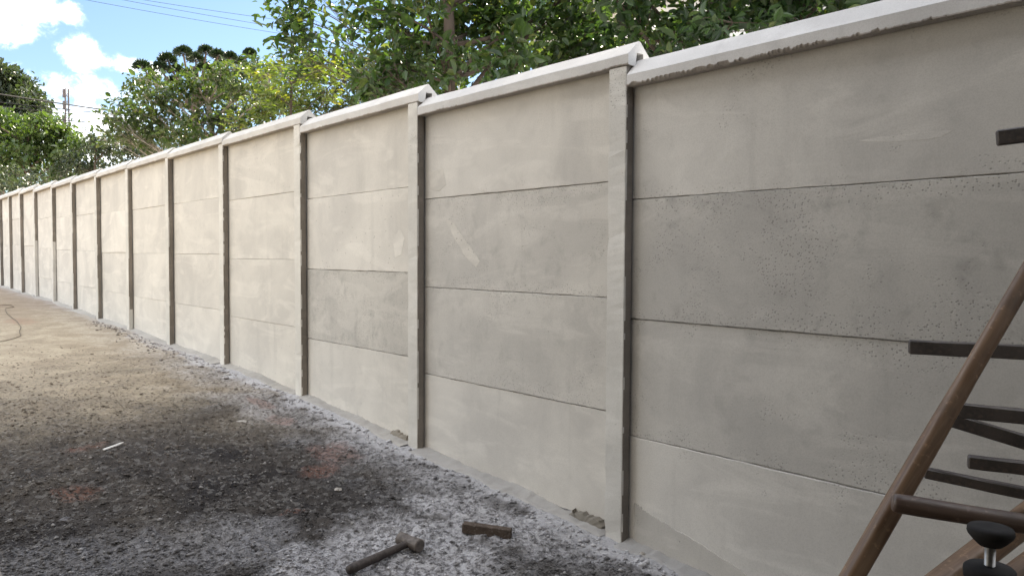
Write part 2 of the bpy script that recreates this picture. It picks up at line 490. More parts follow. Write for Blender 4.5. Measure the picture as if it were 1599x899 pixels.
def relief(x, y):
    near = np.clip((13 - y) / 6, 0, 1)
    rough = np.clip((9.0 - y) / 4.0, .25, 1)
    z = .030 * fbm(x * .8, y * .8, 3, 3) * (1 - .8 * np.exp(-(x / .25) ** 2))
    z = z + near * rough * (.030 * fbm(x * 5, y * 5, 9, 3) + .023 * (np.abs(fbm(x * 19, y * 19, 21, 3)) - .25) + .017 * vnoise(x * 45, y * 45, 33)) * (1 - .7 * np.exp(-(x / .16) ** 2))
    # soil heaps up a little to the foot of the wall
    z = z + .006 * np.exp(-((x - 0.0) / .22) ** 2) * np.clip((14 - y) / 6, .3, 1)
    return z


def axis(segs):
    out = []
    for a, b, st in segs:
        n = max(1, int(round((b - a) / st))); out += list(a + (b - a) * np.arange(n) / n)
    out.append(segs[-1][1]); return np.array(out)


gx = axis([(-700, -60, 80), (-60, -12, 6), (-12, -4.2, .6), (-4.2, -2.6, .05), (-2.6, .25, .0145), (.25, 3, .3), (3, 60, 5), (60, 700, 80)])
gy = axis([(-700, -60, 80), (-60, -6, 6), (-6, .6, .4), (.6, 4.2, .0155), (4.2, 8, .026), (8, 20, .07), (20, 60, 2), (60, 900, 70)])
XX, YY = np.meshgrid(gx, gy, indexing='ij')
ZZ = ground_z(YY) + relief(XX, YY) * ((XX < 1.0) & (XX > -14) & (YY < 40) & (YY > -8))
nx, ny = XX.shape
V = np.stack([XX, YY, ZZ], -1).reshape(-1, 3)
I = np.arange(nx * ny).reshape(nx, ny)
F = np.stack([I[:-1, :-1], I[1:, :-1], I[1:, 1:], I[:-1, 1:]], -1).reshape(-1, 4)
g = mesh_np('ground', V, F, ground_material(), smooth=True)
tag(g, 'dark gritty yard soil turning sandy along the wall', None, kind='structure')


def gz(x, y):
    return float(ground_z(y)) + float(relief(np.array([float(x)]), np.array([float(y)]))[0])


# ------------------------------------------------------------------ the precast wall
PY = [-2.45, -0.95, 0.54, 2.163, 3.733, 5.25, 6.785, 8.305, 9.815, 11.297, 12.78, 14.226, 15.78, 17.22, 18.58, 19.85, 21.35, 22.85]
CB = [.60, .66, .725, .812, .892, .957, .985, 1.003, 1.018, 1.042, 1.064, 1.094, 1.147, 1.175, 1.18, 1.185, 1.19, 1.20]   # coping underside of the bay that starts at each post
J1 = {2: .252, 3: .337, 4: .419, 5: .487, 6: .529}
TONE = {(2, 0): .90, (2, 1): .78, (2, 2): .86, (2, 3): 1.0, (3, 0): .96, (3, 1): .90, (3, 2): .88, (3, 3): .97, (4, 0): 1.0, (4, 1): 1.03, (4, 2): .82, (4, 3): .95}
MOT = {(2, 0): .35, (2, 1): .95, (2, 2): .55, (2, 3): .15, (3, 0): .1, (3, 1): .8, (3, 2): .6, (3, 3): .1, (4, 0): .05, (4, 1): .1, (4, 2): 1.0, (4, 3): .35}
fence = empty('concrete_wall', (.06, 2.1, 0))
tag(fence, 'long pale precast concrete slab wall with posts and ridged coping', 'wall')


def jag(n, amp, seed):
    r = np.random.default_rng(seed); a = r.normal(0, 1, n); k = np.array([.25, .5, .25]); a = np.convolve(np.pad(a, 1, mode='edge'), k, 'valid')
    return a * amp


def slab(y0, y1, z0, z1, seed, fine):
    """one slab: front face with softened, slightly uneven arrises"""
    x0 = .056 + (np.random.default_rng(seed).random() - .5) * .006; x1 = x0 + .038
    n = 60 if fine else 12
    ys = np.linspace(y0, y1, n)
    amp = .0012 if fine else .0006
    gap = .0016 if fine else .0006
    zt = z1 - gap + jag(n, amp, seed + 1); zb = z0 + gap + jag(n, amp, seed + 2)
    bow = .002 * np.sin(np.linspace(0, math.pi, n)) * (1 if seed % 2 else -1)
    rows = [(x1, zb), (x0 + .003 + bow, zb), (x0 + bow, zb + .002), (x0 + bow, zt - .002), (x0 + .003 + bow, zt), (x0 + .016 + 0 * bow, zt), (x0 + .016 + 0 * bow, zt + .010), (x1, zt + .010)]
    V = np.concatenate([np.stack([np.broadcast_to(a, n), ys, b], 1) for a, b in rows]); F = []
    for r in range(8):
        r2 = (r + 1) % 8
        for k in range(n - 1):
            F.append((r * n + k, r2 * n + k, r2 * n + k + 1, r * n + k + 1))
    F.append(tuple(r * n for r in range(8))[::-1]); F.append(tuple(r * n + n - 1 for r in range(8)))
    return V, F


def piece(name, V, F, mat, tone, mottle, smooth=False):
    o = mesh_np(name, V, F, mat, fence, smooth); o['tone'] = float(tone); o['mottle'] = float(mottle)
    o['grey'] = float(np.clip(1.15 - (np.mean([v[1] for v in V[:40]]) - .6) * .24, 0, 1))    # cool shade tint painted into the near bays, fading towards the creamier far ones
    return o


for i, y in enumerate(PY):
    near = i in (2, 3, 4, 5, 6)
    # H-section post, arrises worn
    zt = CB[i] + EYE - .002; zb = float(ground_z(y)) - .35
    prof = [(0.0, .003), (.003, 0), (.011, 0), (.045, 0), (.050, .022), (.098, .022), (.103, 0), (.137, 0), (.14, .003), (.14, .097), (.137, .10), (.103, .10), (.098, .078), (.050, .078), (.045, .10), (.003, .10), (0, .097)]
    n = 90 if near else 16
    lr = np.random.default_rng(i + 900); lean = (lr.normal(0, .0012), lr.normal(0, .0025) if i not in (3, 4) else 0)
    zs = np.linspace(zb, zt, n); V = []; m = len(prof)
    js = {k: np.maximum(0, jag(n, .0045 if near else .002, i * 31 + k)) for k in range(m)}
    for q, z in enumerate(zs):
        for k, (px, py) in enumerate(prof):
            dx = dy = 0
            if k in (0, 1): dx, dy = js[0][q] * .8, js[0][q]
            if k in (15, 16): dx, dy = js[15][q] * .5, -js[15][q] * .5
            V.append((px + dx + lean[0] * (z - zb), y + py + dy + lean[1] * (z - zb), z))
    F = []
    for q in range(n - 1):
        for k in range(m):
            k2 = (k + 1) % m; F.append((q * m + k, (q + 1) * m + k, (q + 1) * m + k2, q * m + k2))
    F.append(tuple(range(m))); F.append(tuple((n - 1) * m + k for k in range(m))[::-1])
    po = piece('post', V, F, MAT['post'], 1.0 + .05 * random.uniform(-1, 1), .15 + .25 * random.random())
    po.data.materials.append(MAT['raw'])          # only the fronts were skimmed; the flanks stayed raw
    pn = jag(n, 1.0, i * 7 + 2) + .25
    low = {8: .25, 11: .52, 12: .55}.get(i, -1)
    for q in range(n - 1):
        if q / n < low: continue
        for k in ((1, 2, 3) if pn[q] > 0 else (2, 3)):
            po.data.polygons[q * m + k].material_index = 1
    if i + 1 >= len(PY):
        continue
    ye = PY[i + 1]
    zc = CB[i]; j1 = J1.get(i, zc - .47)
    zl = [zc + .028, j1, j1 - .512, j1 - 1.02, j1 - 1.53]
    for k in range(4):
        tn = TONE.get((i, k), 1.02 + .05 * random.uniform(-1, 1)); mo = MOT.get((i, k), .12 * random.random())
        Vs, Fs = slab(y + .083, ye + .017, zl[k + 1] + EYE, zl[k] + EYE, i * 13 + k * 5 + 3, i in (2, 3, 4))
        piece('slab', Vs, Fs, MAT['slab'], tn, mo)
    # ridged coping, hollow underneath, lower lip ragged
    fine = i in (2, 3, 4, 5)
    n = 420 if i == 2 else (220 if fine else 20)
    ys = np.linspace(y - .012, ye - .004, n)
    b = zc + EYE
    rag = (.0062 if i == 2 else .003) * np.clip(fbm(ys * 85, ys * 0 + i, 17, 4) * 1.5 + .22 + fbm(ys * 4, ys * 0 + i, 77, 3) * 2.0, 0, 1.3) + np.abs(jag(n, .0012, i * 5 + 2))
    rh = .012 if i == 2 else .004
    rows = [(.000 + rag * .5, b + rag), (.000 + rag * .0, b + .004 + rag * 1.25), (.000 + rag * .0, b + .046), (.006 + 0 * rag, b + .052), (.066 + 0 * rag, b + .104 + rh), (.074 + 0 * rag, b + .104 + rh), (.136 + 0 * rag, b + .052), (.140 + 0 * rag, b + .046), (.140 + 0 * rag, b + 0 * rag),
            (.102 + 0 * rag, b), (.096 + 0 * rag, b + .058), (.054 + 0 * rag, b + .058), (.048 + 0 * rag, b), (.014 + 0 * rag, b - .001)]
    m = len(rows)
    sag = .003 * fbm(ys * 3, ys * 0 + 9, i, 2)
    V = np.concatenate([np.stack([np.broadcast_to(a, n) - .004, ys, np.broadcast_to(c, n) + sag], 1) for a, c in rows]); F = []
    for r in range(m):
        r2 = (r + 1) % m
        for k in range(n - 1):
            F.append((r * n + k, r * n + k + 1, r2 * n + k + 1, r2 * n + k))
    F.append(tuple(r * n for r in range(m))); F.append(tuple(r * n + n - 1 for r in range(m))[::-1])
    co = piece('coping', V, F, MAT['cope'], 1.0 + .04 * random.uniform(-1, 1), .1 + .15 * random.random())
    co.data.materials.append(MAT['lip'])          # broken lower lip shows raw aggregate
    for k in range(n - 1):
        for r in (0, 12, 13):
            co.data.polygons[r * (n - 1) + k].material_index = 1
    # mortar fillet trowelled against the foot of the slabs
    n = int((ye - y) / (.012 if i in (2, 3, 4, 5, 6) else .05))
    ys = np.linspace(y + .10, ye - .0, n)
    hh = np.clip(.012 + .024 * fbm(ys * 3.1, ys * 0 + i, 5, 4), .002, .04); ww = np.clip(.07 + .09 * fbm(ys * 2.3, ys * 0 + i + .5, 8, 4), .025, .2)
    rows = 7; V = []
    for r in range(rows):
        u = r / (rows - 1)
        x = .060 - u * (ww + .04); gzv = ground_z(ys) + relief(x, ys)
        z = gzv + hh * .8 * (1 - u) ** 2.2 + .004 + .008 * fbm(x * 26, ys * 26, 41, 3) * (1 if 0 < r else 0) - (.03 if r == rows - 1 else 0)
        V.append(np.stack([x, ys, z], 1))
    V = np.concatenate(V); F = []
    for r in range(rows - 1):
        for k in range(n - 1):
            F.append((r * n + k, r * n + k + 1, (r + 1) * n + k + 1, (r + 1) * n + k))
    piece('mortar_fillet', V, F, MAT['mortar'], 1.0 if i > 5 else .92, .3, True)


def patch(name, pts, mat, thick=.012, seed=0, jit=.0055, rough=.001):
    """blob of mortar smeared on the slab face; pts are (y, z) outline in the wall plane"""
    r = np.random.default_rng(seed); out = []
    pts = np.array(pts)
    for k in range(len(pts)):
        a, b_ = pts[k], pts[(k + 1) % len(pts)]
        for u in np.linspace(0, 1, 9)[:-1]:
            out.append(a + (b_ - a) * u + r.normal(0, jit, 2))
    out = np.array(out); c = out.mean(0); n = len(out); V = []; F = []
    for sc, x in ((1.0, .060), (1.0, .054), (.93, .056 - thick), (.5, .055 - thick * 1.2)):
        q = c + (out - c) * sc
        V += [(x + r.normal(0, 1) * rough, p[0], p[1]) for p in q]
    for L in range(3):
        for k in range(n):
            k2 = (k + 1) % n; F.append((L * n + k, L * n + k2, (L + 1) * n + k2, (L + 1) * n + k))
    V.append((.055 - thick * 1.2, c[0], c[1])); F += [(3 * n + k, 3 * n + (k + 1) % n, len(V) - 1) for k in range(n)]
    o = piece(name, V, F, mat, 1.0, .3, False); return o


def wp(px, py, x=.05):
    v = RW @ np.array([(px - CX) / FPX, (py - CY) / FPX, 1.0]); t = (x - CAM[0]) / v[0]; p = CAM + v * t
    return (float(p[1]), float(p[2]))


o = patch('mortar_dab', [wp(888, 800), wp(905, 797), wp(944, 812), wp(944, 845), wp(915, 838), wp(890, 815)], MAT['wet'], .03, 3); o['label'] = 'dark damp mortar dab at the post foot'
o = patch('mortar_dab', [wp(600, 676), wp(622, 672), wp(639, 680), wp(639, 700), wp(612, 690)], MAT['wet'], .02, 4); o['label'] = 'dark damp mortar dab at the post foot'
def slab_front(i, k, y):
    sd = i * 13 + k * 5 + 3; x0 = .056 + (np.random.default_rng(sd).random() - .5) * .006
    u = (y - (PY[i] + .083)) / (PY[i + 1] + .017 - PY[i] - .083)
    return x0 + .002 * math.sin(math.pi * min(max(u, 0), 1)) * (1 if sd % 2 else -1)


def skim(name, pix, i, k, tone, thick=.0014, seed=1, jit=.002):
    """thin trowelled skim on the face of a slab, outline given in the wall plane"""
    r = np.random.default_rng(seed); pts = np.array([wp(*q) for q in pix]); out = []
    for a_ in range(len(pts)):
        a, b_ = pts[a_], pts[(a_ + 1) % len(pts)]
        for u in np.linspace(0, 1, 13)[:-1]:
            out.append(a + (b_ - a) * u + r.normal(0, jit, 2))
    out = np.array(out); n = len(out); c = out.mean(0)
    V = [(slab_front(i, k, p[0]) + .003, p[0], p[1]) for p in out] + [(slab_front(i, k, p[0]) - thick, *(p + (c - p) / np.linalg.norm(c - p) * .004)) for p in out]
    F = [(q, (q + 1) % n, n + (q + 1) % n, n + q) for q in range(n)] + [tuple(range(n, 2 * n))]
    o = piece(name, V, F, MAT['slab'], tone, .2); return o


skim('render_smear', [(989, 782), (1010, 800), (1050, 822), (1100, 851), (1180, 905), (1240, 960), (1060, 960), (989, 880)], 2, 3, .87, .0035, 5, .0028)
skim('trowel_mark', [(1338, 220), (1390, 211), (1450, 206), (1490, 203), (1470, 214), (1430, 220), (1385, 222)], 2, 0, 1.0, .0005, 6, .0008)
skim('trowel_mark', [(692, 338), (706, 348), (732, 385), (748, 408), (742, 418), (722, 398), (704, 365)], 3, 1, .92, .0006, 7, .0012)
skim('trowel_mark', [(668, 268), (690, 262), (696, 288), (684, 300), (670, 296)], 3, 0, 1.0, .0010, 8, .0012)
skim('trowel_mark', [(612, 372), (624, 356), (631, 372), (626, 398), (616, 404)], 4, 1, 1.06, .0010, 9, .0012)


# ------------------------------------------------------------------ loose things on the ground
def rot_to(o, p, q):
    pass


# gravel: countless chips pressed into the soil
def gravel():
    n = 46000
    # more of them close to the lens, where they can be seen
    pts = []
    while len(pts) < n:
        px = rng.uniform(-60, 1100, 4000); py = rng.uniform(540, 960, 4000)
        keep = rng.random(4000) < ((py - 500) / 460) ** .7
        for a, b in zip(px[keep], py[keep]):
            p = G(a, b) if False else None
            pts.append((a, b))
    pts = np.array(pts[:n])
    # vectorised ground hit
    v = np.stack([(pts[:, 0] - CX) / FPX, (pts[:, 1] - CY) / FPX, np.ones(n)], 1) @ RW.T
    z = np.full(n, .1)
    for _ in range(20):
        t = (z - CAM[2]) / v[:, 2]; p = CAM + v * t[:, None]; z = ground_z(p[:, 1])
    keep = (p[:, 0] < -.02) & (p[:, 0] > -4.5) & (rng.random(len(p)) < np.clip((-p[:, 0] - .02) / .28, .28, 1))
    for (cx, cy, rx, ry, amp) in DUST:
        keep &= rng.random(len(p)) > .25 * amp * np.exp(-((p[:, 0] - cx) / rx) ** 2 - ((p[:, 1] - cy) / ry) ** 2)
    p = p[keep]; n = len(p)
    p[:, 2] = ground_z(p[:, 1]) + relief(p[:, 0], p[:, 1])
    m2 = 900
    q = np.stack([-.05 - np.abs(rng.normal(0, .10, m2)), rng.uniform(.8, 11, m2) ** 1.0, np.zeros(m2)], 1); q[:, 2] = ground_z(q[:, 1]) + relief(q[:, 0], q[:, 1]) + .004
    n1 = n; p = np.concatenate([p, q]); n = len(p)
    base = np.array([(1, 0, 0), (.3, .9, .1), (-.8, .55, -.1), (-.75, -.6, .1), (.4, -.85, 0), (.15, .1, .75), (-.1, -.1, -.6)])
    fc = np.array([(0, 1, 5), (1, 2, 5), (2, 3, 5), (3, 4, 5), (4, 0, 5), (1, 0, 6), (2, 1, 6), (3, 2, 6), (4, 3, 6), (0, 4, 6)])
    s = np.clip(rng.lognormal(math.log(.0047), .45, n), .0025, .014)
    s *= np.clip(.75 + .06 * p[:, 1], .8, 1.2)
    s[n1:] = np.clip(rng.lognormal(math.log(.0085), .45, m2), .004, .022)
    a = rng.uniform(0, 2 * math.pi, n); ca, sa = np.cos(a), np.sin(a)
    B = base[None] * (1 + rng.normal(0, .22, (n, 7, 3))) * s[:, None, None]; B[:, :, 2] *= rng.uniform(.5, 1.0, n)[:, None]
    V = np.stack([B[:, :, 0] * ca[:, None] - B[:, :, 1] * sa[:, None], B[:, :, 0] * sa[:, None] + B[:, :, 1] * ca[:, None], B[:, :, 2]], -1) + p[:, None, :]
    F = (fc[None] + (np.arange(n) * 7)[:, None, None]).reshape(-1, 3)
    tint = np.repeat(rng.random(n), 10)
    m, t = material('gravel_chips')
    at = t.attr('tint')
    pos = t.n('ShaderNodeNewGeometry').outputs['Position']
    far = t.ramp(t.n('ShaderNodeSeparateXYZ', None, Vector=pos).outputs[1], 2.8, 7.5)
    col = t.mix(t.ramp(at, .0, .7), (.030, .028, .029), (.085, .080, .078))
    col = t.mix(t.ramp(at, .86, 1.0), col, (.27, .265, .265))
    col = t.mix(t.math('MULTIPLY', far, .7), col, (.24, .19, .14))
    dm = dust_mask(t, pos, t.noise(pos, 34, 5, .7), t.noise(pos, 3.6, 5, .62, .4))
    col = t.mix(t.math('MULTIPLY', dm, t.ramp(at, .0, .5, .45, .95)), col, (.52, .52, .545))
    finish(t, col, .9, None, spec=.2)
    o = mesh_np('gravel', V.reshape(-1, 3), F, m, tint=tint)
    tag(o, 'fine grey gravel chips strewn over the dark soil', 'gravel', kind='stuff')


gravel()

# club hammer lying in the cement dust
hp = G(640, 862); tail = G(547, 897)
hz = gz(hp[0], hp[1])
hm = empty('club_hammer', (hp[0], hp[1], hz)); tag(hm, 'club hammer with dark handle and worn steel head on cement dust', 'hammer')
d = np.array([tail[0] - hp[0], tail[1] - hp[1], 0]); L = np.linalg.norm(d); d /= L
sidev = np.array([-d[1], d[0], 0])
hr = .027
hc = np.array([hp[0], hp[1], hz + hr + .006])
b = MB(); b.tube([hc - sidev * .064, hc - sidev * .060, hc - sidev * .03, hc, hc + sidev * .03, hc + sidev * .060, hc + sidev * .064], [.023, .027, .0265, .0245, .0265, .027, .023], 18)
b.build('head', MAT['hammer'], hm)
tz = gz(tail[0], tail[1]) + .02
te = np.array([hp[0], hp[1], 0]) + d * (L + .01); te[2] = tz
st = hc - d * .028
b = MB(); b.tube([st, st * .98 + te * .02, st * .75 + te * .25, st * .4 + te * .6, st * .05 + te * .95, te], [.013, .0145, .015, .017, .019, .016], 12)
b.build('handle', MAT['grip'], hm, True)

# short timber block
p1 = G(721, 836); p2 = G(797, 846)
dv = np.array([p2[0] - p1[0], p2[1] - p1[1], 0]); nv = np.array([-dv[1], dv[0], 0]) / np.linalg.norm(dv)
if nv[0] < 0: nv = -nv
z1, z2 = gz(*p1[:2]) + .018, gz(*p2[:2]) + .018
b = MB(); q1 = np.array([p1[0], p1[1], z1]) + nv * .02; q2 = np.array([p2[0], p2[1], z2]) + nv * .02
b.bar(q1, q2, .040, .042, bev=.003, segs=14, jitter=.0009)
o = b.build('wood_block', MAT['block']); tag(o, 'short brown wooden block lying on the cement dust near the hammer', 'wood block')

# white splinter, dark stone and some mortar crumbs
a, c = G(162, 712), G(192, 700)
b = MB(); b.bar((a[0], a[1], gz(*a[:2]) + .012), (c[0], c[1], gz(*c[:2]) + .016), .012, .006, bev=.001, segs=5, jitter=.0012)
tag(b.build('scrap_strip', MAT['white']), 'thin white strip of scrap lying on dark soil', 'scrap')


def lump(name, px, py, r, mat, label, cat, seed, flat=.6, group=None):
    p = G(px, py); rr = np.random.default_rng(seed); V = []; F = []
    n, m = 10, 6
    for i in range(m + 1):
        th = math.pi * i / m
        for k in range(n):
            ph = 2 * math.pi * k / n; q = r * (1 + rr.normal(0, .13))
            V.append((q * math.sin(th) * math.cos(ph), q * math.sin(th) * math.sin(ph), q * math.cos(th) * flat))
    for i in range(m):
        for k in range(n):
            k2 = (k + 1) % n; F.append((i * n + k, (i + 1) * n + k, (i + 1) * n + k2, i * n + k2))
    o = mesh_np(name, V, F, mat); o.location = (p[0], p[1], gz(*p[:2]) + r * flat * .35); o.rotation_euler = (0, 0, rr.random() * 6)
    tag(o, label, cat, group); return o


lump('stone', 103, 808, .028, MAT['steel'], 'small black stone sunk in the dark soil', 'stone', 1, .4)
lump('stone', 378, 657, .035, MAT['crumb'], 'flat pale stone beside the red brick dust', 'stone', 2, .3)
lump('stone', 355, 585, .03, MAT['mortar'], 'flat pale chip at the foot of the wall', 'stone', 3, .3)
lump('stone', 528, 765, .02, MAT['crumb'], 'light grey chip on dark soil below the red patch', 'stone', 4, .4)
lump('stone', 1003, 868, .014, MAT['crumb'], 'grey mortar crumb on dust by the nearest post', 'stone', 6, .6)
for o in bpy.data.objects:
    if o.name.startswith('stone') and 'tone' not in o:
        o['tone'] = 1.0; o['mottle'] = .2

# thin cord snaking on the sandy soil
b = MB(); pts = []
for px, py in ((-25, 538), (0, 536), (20, 530), (33, 525), (30, 518), (33, 512), (26, 503), (18, 497), (10, 489), (8, 482), (22, 479), (18, 476), (0, 476), (-25, 478)):
    p = G(px, py); pts.append((p[0], p[1], gz(*p[:2]) + .012))
pts = np.array(pts); tt = np.linspace(0, len(pts) - 1, 80)
pts = np.stack([np.interp(tt, range(len(pts)), pts[:, k]) for k in range(3)], 1)
b.tube(pts, .004, 5); tag(b.build('cord', MAT['cord'], None, True), 'thin brown cord snaking over the sandy soil', 'cord')

# ------------------------------------------------------------------ trestle, steel bars and levelling foot at the right
tr = empty('wooden_trestle', (*(P(1310, 899, 1.35)[:2]), float(ground_z(.3))))
tag(tr, 'worn brown wooden trestle with slanting leg and round crossbar', 'trestle')


def to_ground(p, q):
    """extend the line q->p down to the ground"""
    p = np.asarray(p); q = np.asarray(q); d = p - q; t = (float(ground_z(p[1])) - .02 - p[2]) / d[2]
    return p + d * t


def leg(pa, pb, r, name='leg', flatlow=True, mat='wood'):
    """leg squared at the foot, rounded further up"""
    ft = to_ground(pa, pb); tp = np.asarray(pb)
    ax = tp - ft; L = np.linalg.norm(ax); ax /= L
    s1 = np.cross(ax, RW[:, 2]); s1 /= np.linalg.norm(s1); s2 = np.cross(ax, s1)
    V = []; F = []; n = 16; N = 40
    tsplit = np.linalg.norm(np.asarray(pa) - ft) / L + .17
    for i in range(N + 1):
        u = i / N; e = 1.0 if not flatlow else float(np.clip((u - tsplit) / .06, 0, 1)); rr = r * (1 + .02 * math.sin(u * 23)) * (1.0 - .10 * u)
        for k in range(n):
            q = 2 * math.pi * (k + .5) / n
            sq = 1 / max(abs(math.cos(q)), abs(math.sin(q))); sq = min(sq, 1.27)
            f = rr * (e * 1.0 + (1 - e) * sq * .93)
            V.append(ft + ax * (u * L) + f * (s1 * math.cos(q) + s2 * math.sin(q)))
    for i in range(N):
        for k in range(n):
            k2 = (k + 1) % n; F.append((i * n + k, i * n + k2, (i + 1) * n + k2, (i + 1) * n + k))
    F.append(tuple(range(n))[::-1]); F.append(tuple(N * n + k for k in range(n)))
    c = (ft + tp) / 2
    # local frame with Z along the leg so that the grain follows it
    rot = Matrix(((s1[0], s2[0], ax[0]), (s1[1], s2[1], ax[1]), (s1[2], s2[2], ax[2]))).to_4x4(); rot.translation = Vector(c)
    inv = rot.inverted(); V = [inv @ Vector(v) for v in V]
    o = mesh_np(name, V, F, MAT[mat], None, True); o.parent = tr
    o.matrix_parent_inverse = Matrix.Translation(tr.location).inverted(); o.matrix_basis = rot
    return o


def rod(pa, pb, r, name, mat):
    ft = np.asarray(pa); tp = np.asarray(pb); ax = tp - ft; L = np.linalg.norm(ax); ax /= L
    s1 = np.cross(ax, (0, 0, 1)); s1 /= np.linalg.norm(s1); s2 = np.cross(ax, s1)
    b = MB(); us = [0, .008, .03, .1, .2, .3, .4, .5, .6, .7, .8, .9, 1]
    b.tube([(0, 0, (u - .5) * L) for u in us], [r * .8, r * .96, r, r * 1.02, r, r * .98, r * 1.01, r, r, r * 1.02, r, r, r * .9], 18)
    rot = Matrix(((s1[0], s2[0], ax[0]), (s1[1], s2[1], ax[1]), (s1[2], s2[2], ax[2]))).to_4x4(); rot.translation = Vector((ft + tp) / 2)
    o = b.build(name, MAT[mat], None, True); o.parent = tr
    o.matrix_parent_inverse = Matrix.Translation(tr.location).inverted(); o.matrix_basis = rot
    return o


leg(P(1331, 899, 1.34), P(1668, 318, 1.50), .0178)
leg(P(1486, 899, 1.52), P(1690, 742, 1.70), .028)
leg(P(1596, 899, 1.30), P(1790, 752, 1.48), .026)
leg(P(2000, 899, 1.10), P(1680, 318, 1.50), .026)
rod(P(1394, 784, 1.33), P(1850, 858, 1.22), .0165, 'crossbar', 'rung')

BARS = [((1556, 216), (1760, 190), 1.85, 1.75, .040, 'dark steel bar at upper right edge, highest of the bars'),
        ((1419, 541), (1800, 560), 1.90, 1.75, .038, 'longest dark steel bar, passing behind the slanting trestle leg'),
        ((1478, 638), (1780, 668), 1.75, 1.65, .036, 'dark steel bar under the longest one, upper of the crossing pair'),
        ((1470, 650), (1760, 738), 1.85, 1.70, .036, 'dark steel bar sloping down, lower of the crossing pair'),
        ((1511, 720), (1790, 752), 1.62, 1.50, .030, 'short dark steel bar with a pale nick near its end'),
        ((1444, 737), (1790, 808), 1.70, 1.50, .026, 'thin dark steel bar lowest of all, just above the crossbar')]
rack = empty('storage_rack', P(1900, 900, 1.7)); rack.location.z = float(ground_z(0))
tag(rack, 'dark steel storage rack holding the loose bars', 'rack')
for (a, c, d1, d2, hgt, lab) in BARS:
    pa, pb = P(*a, d1), P(*c, d2)
    ax = pb - pa; L0 = np.linalg.norm(ax); ax /= L0; pe = pb + ax * .30
    b = MB(); b.bar((0, 0, 0), (float(np.linalg.norm(pe - pa)), 0, 0), .022, hgt * .92, bev=.003, segs=16, jitter=.0006)
    s = np.cross((0, 0, 1), ax); s /= np.linalg.norm(s); u = np.cross(ax, s)
    o = b.build('steel_bar', MAT['steel'])
    mw = Matrix(((ax[0], s[0], u[0]), (ax[1], s[1], u[1]), (ax[2], s[2], u[2]))).to_4x4(); mw.translation = Vector(pa); o.matrix_world = mw
    tag(o, lab, 'steel bar', 'loose dark steel bars jutting in at the right')
    for du in (.02, .26):
        q = pb + ax * du; z0 = q[2] - hgt * .5
        b = MB(); b.bar(q - s * .05 - np.array([0, 0, hgt * .46 + .011]), q + s * .16 - np.array([0, 0, hgt * .46 + .011]), .02, .018); b.build('bracket', MAT['steel'], rack)
for du in (.02, .26):
    q = np.mean([P(*c, d2) for (a, c, d1, d2, h_, l_) in BARS], 0) + RW[:, 0] * (du + .02) + RW[:, 2] * .12
    b = MB(); b.bar((q[0], q[1], float(ground_z(q[1])) - .02), (q[0], q[1], 2.0), .035, .035, up=(1, 0, 0)); b.build('upright', MAT['steel'], rack)

# upturned leg with a black levelling foot
fc = P(1547, 830, .92)
ft = empty('levelling_foot', (fc[0], fc[1], gz(fc[0], fc[1]))); tag(ft, 'black round levelling foot on a threaded stem, in front of crossbar', 'levelling foot')
Rr = 33 / FPX * .92
b = MB(); b.lathe(fc, [(Rr * .5, -.016), (Rr * .72, -.0105), (Rr * .95, -.0035), (Rr, .000), (Rr * .985, .0035), (Rr * .93, .0058), (Rr * .6, .0065), (.003, .0068)], 32); b.build('pad', MAT['rubber'], ft, True)
b = MB(); prof = []
for k in range(26):
    z = -.016 - k * .0016; prof += [(.0062, z), (.0052, z - .0008)]
b.lathe(fc, prof[::-1], 16); b.build('threaded_stem', MAT['zinc'], ft)
f2 = P(1541, 893, .92)
b = MB(); b.lathe((fc[0], fc[1], f2[2]), [(Rr * .6, -.012), (Rr * 1.08, -.008), (Rr * 1.11, .000), (Rr * 1.09, .004), (Rr * .98, .0065), (.006, .0075)], 32); b.build('flange', MAT['rubber'], ft, True)
b = MB(); b.bar((fc[0], fc[1], float(ground_z(fc[1])) - .02), (fc[0], fc[1], f2[2] - .011), .05, .05, up=(1, 0, 0)); b.build('leg', MAT['steel'], ft)


# ------------------------------------------------------------------ trees
def leaf_cloud(cent, axis_, nrm, ln, wd, fold=.22):
    """leaves: two quads each, folded along the midrib"""
    a = axis_ / (np.linalg.norm(axis_, axis=1, keepdims=True) + 1e-9)
    s = np.cross(a, nrm); s /= np.linalg.norm(s, axis=1, keepdims=True) + 1e-9
    u = np.cross(s, a)
    L = ln[:, None]; Wd = wd[:, None]
    b = cent; t = cent + a * L - u * L * .12
    r1 = cent + a * L * .34 + s * Wd * .5 + u * Wd * fold; r2 = cent + a * L * .70 + s * Wd * .40 + u * Wd * fold * .6
    l1 = cent + a * L * .34 - s * Wd * .5 + u * Wd * fold; l2 = cent + a * L * .70 - s * Wd * .40 + u * Wd * fold * .6
    V = np.stack([b, r1, r2, t, l2, l1], 1).reshape(-1, 3)
    n = len(cent); o = (np.arange(n) * 6)[:, None]
    F = np.concatenate([o + np.array([[0, 1, 2, 3]]), o + np.array([[0, 3, 4, 5]])], 1).reshape(-1, 4)
    return V, F


def unit(n, r=rng):
    v = r.normal(0, 1, (n, 3)); return v / np.linalg.norm(v, axis=1, keepdims=True)


def curve(a, c, sag=.0, n=8, wob=.05):
    a = np.asarray(a, float); c = np.asarray(c, float); L = np.linalg.norm(c - a)
    t = np.linspace(0, 1, n)[:, None]; m = (a + c) / 2 + rng.normal(0, wob * L, 3) + np.array([0, 0, sag * L])
    return (1 - t) ** 2 * a + 2 * t * (1 - t) * m + t * t * c


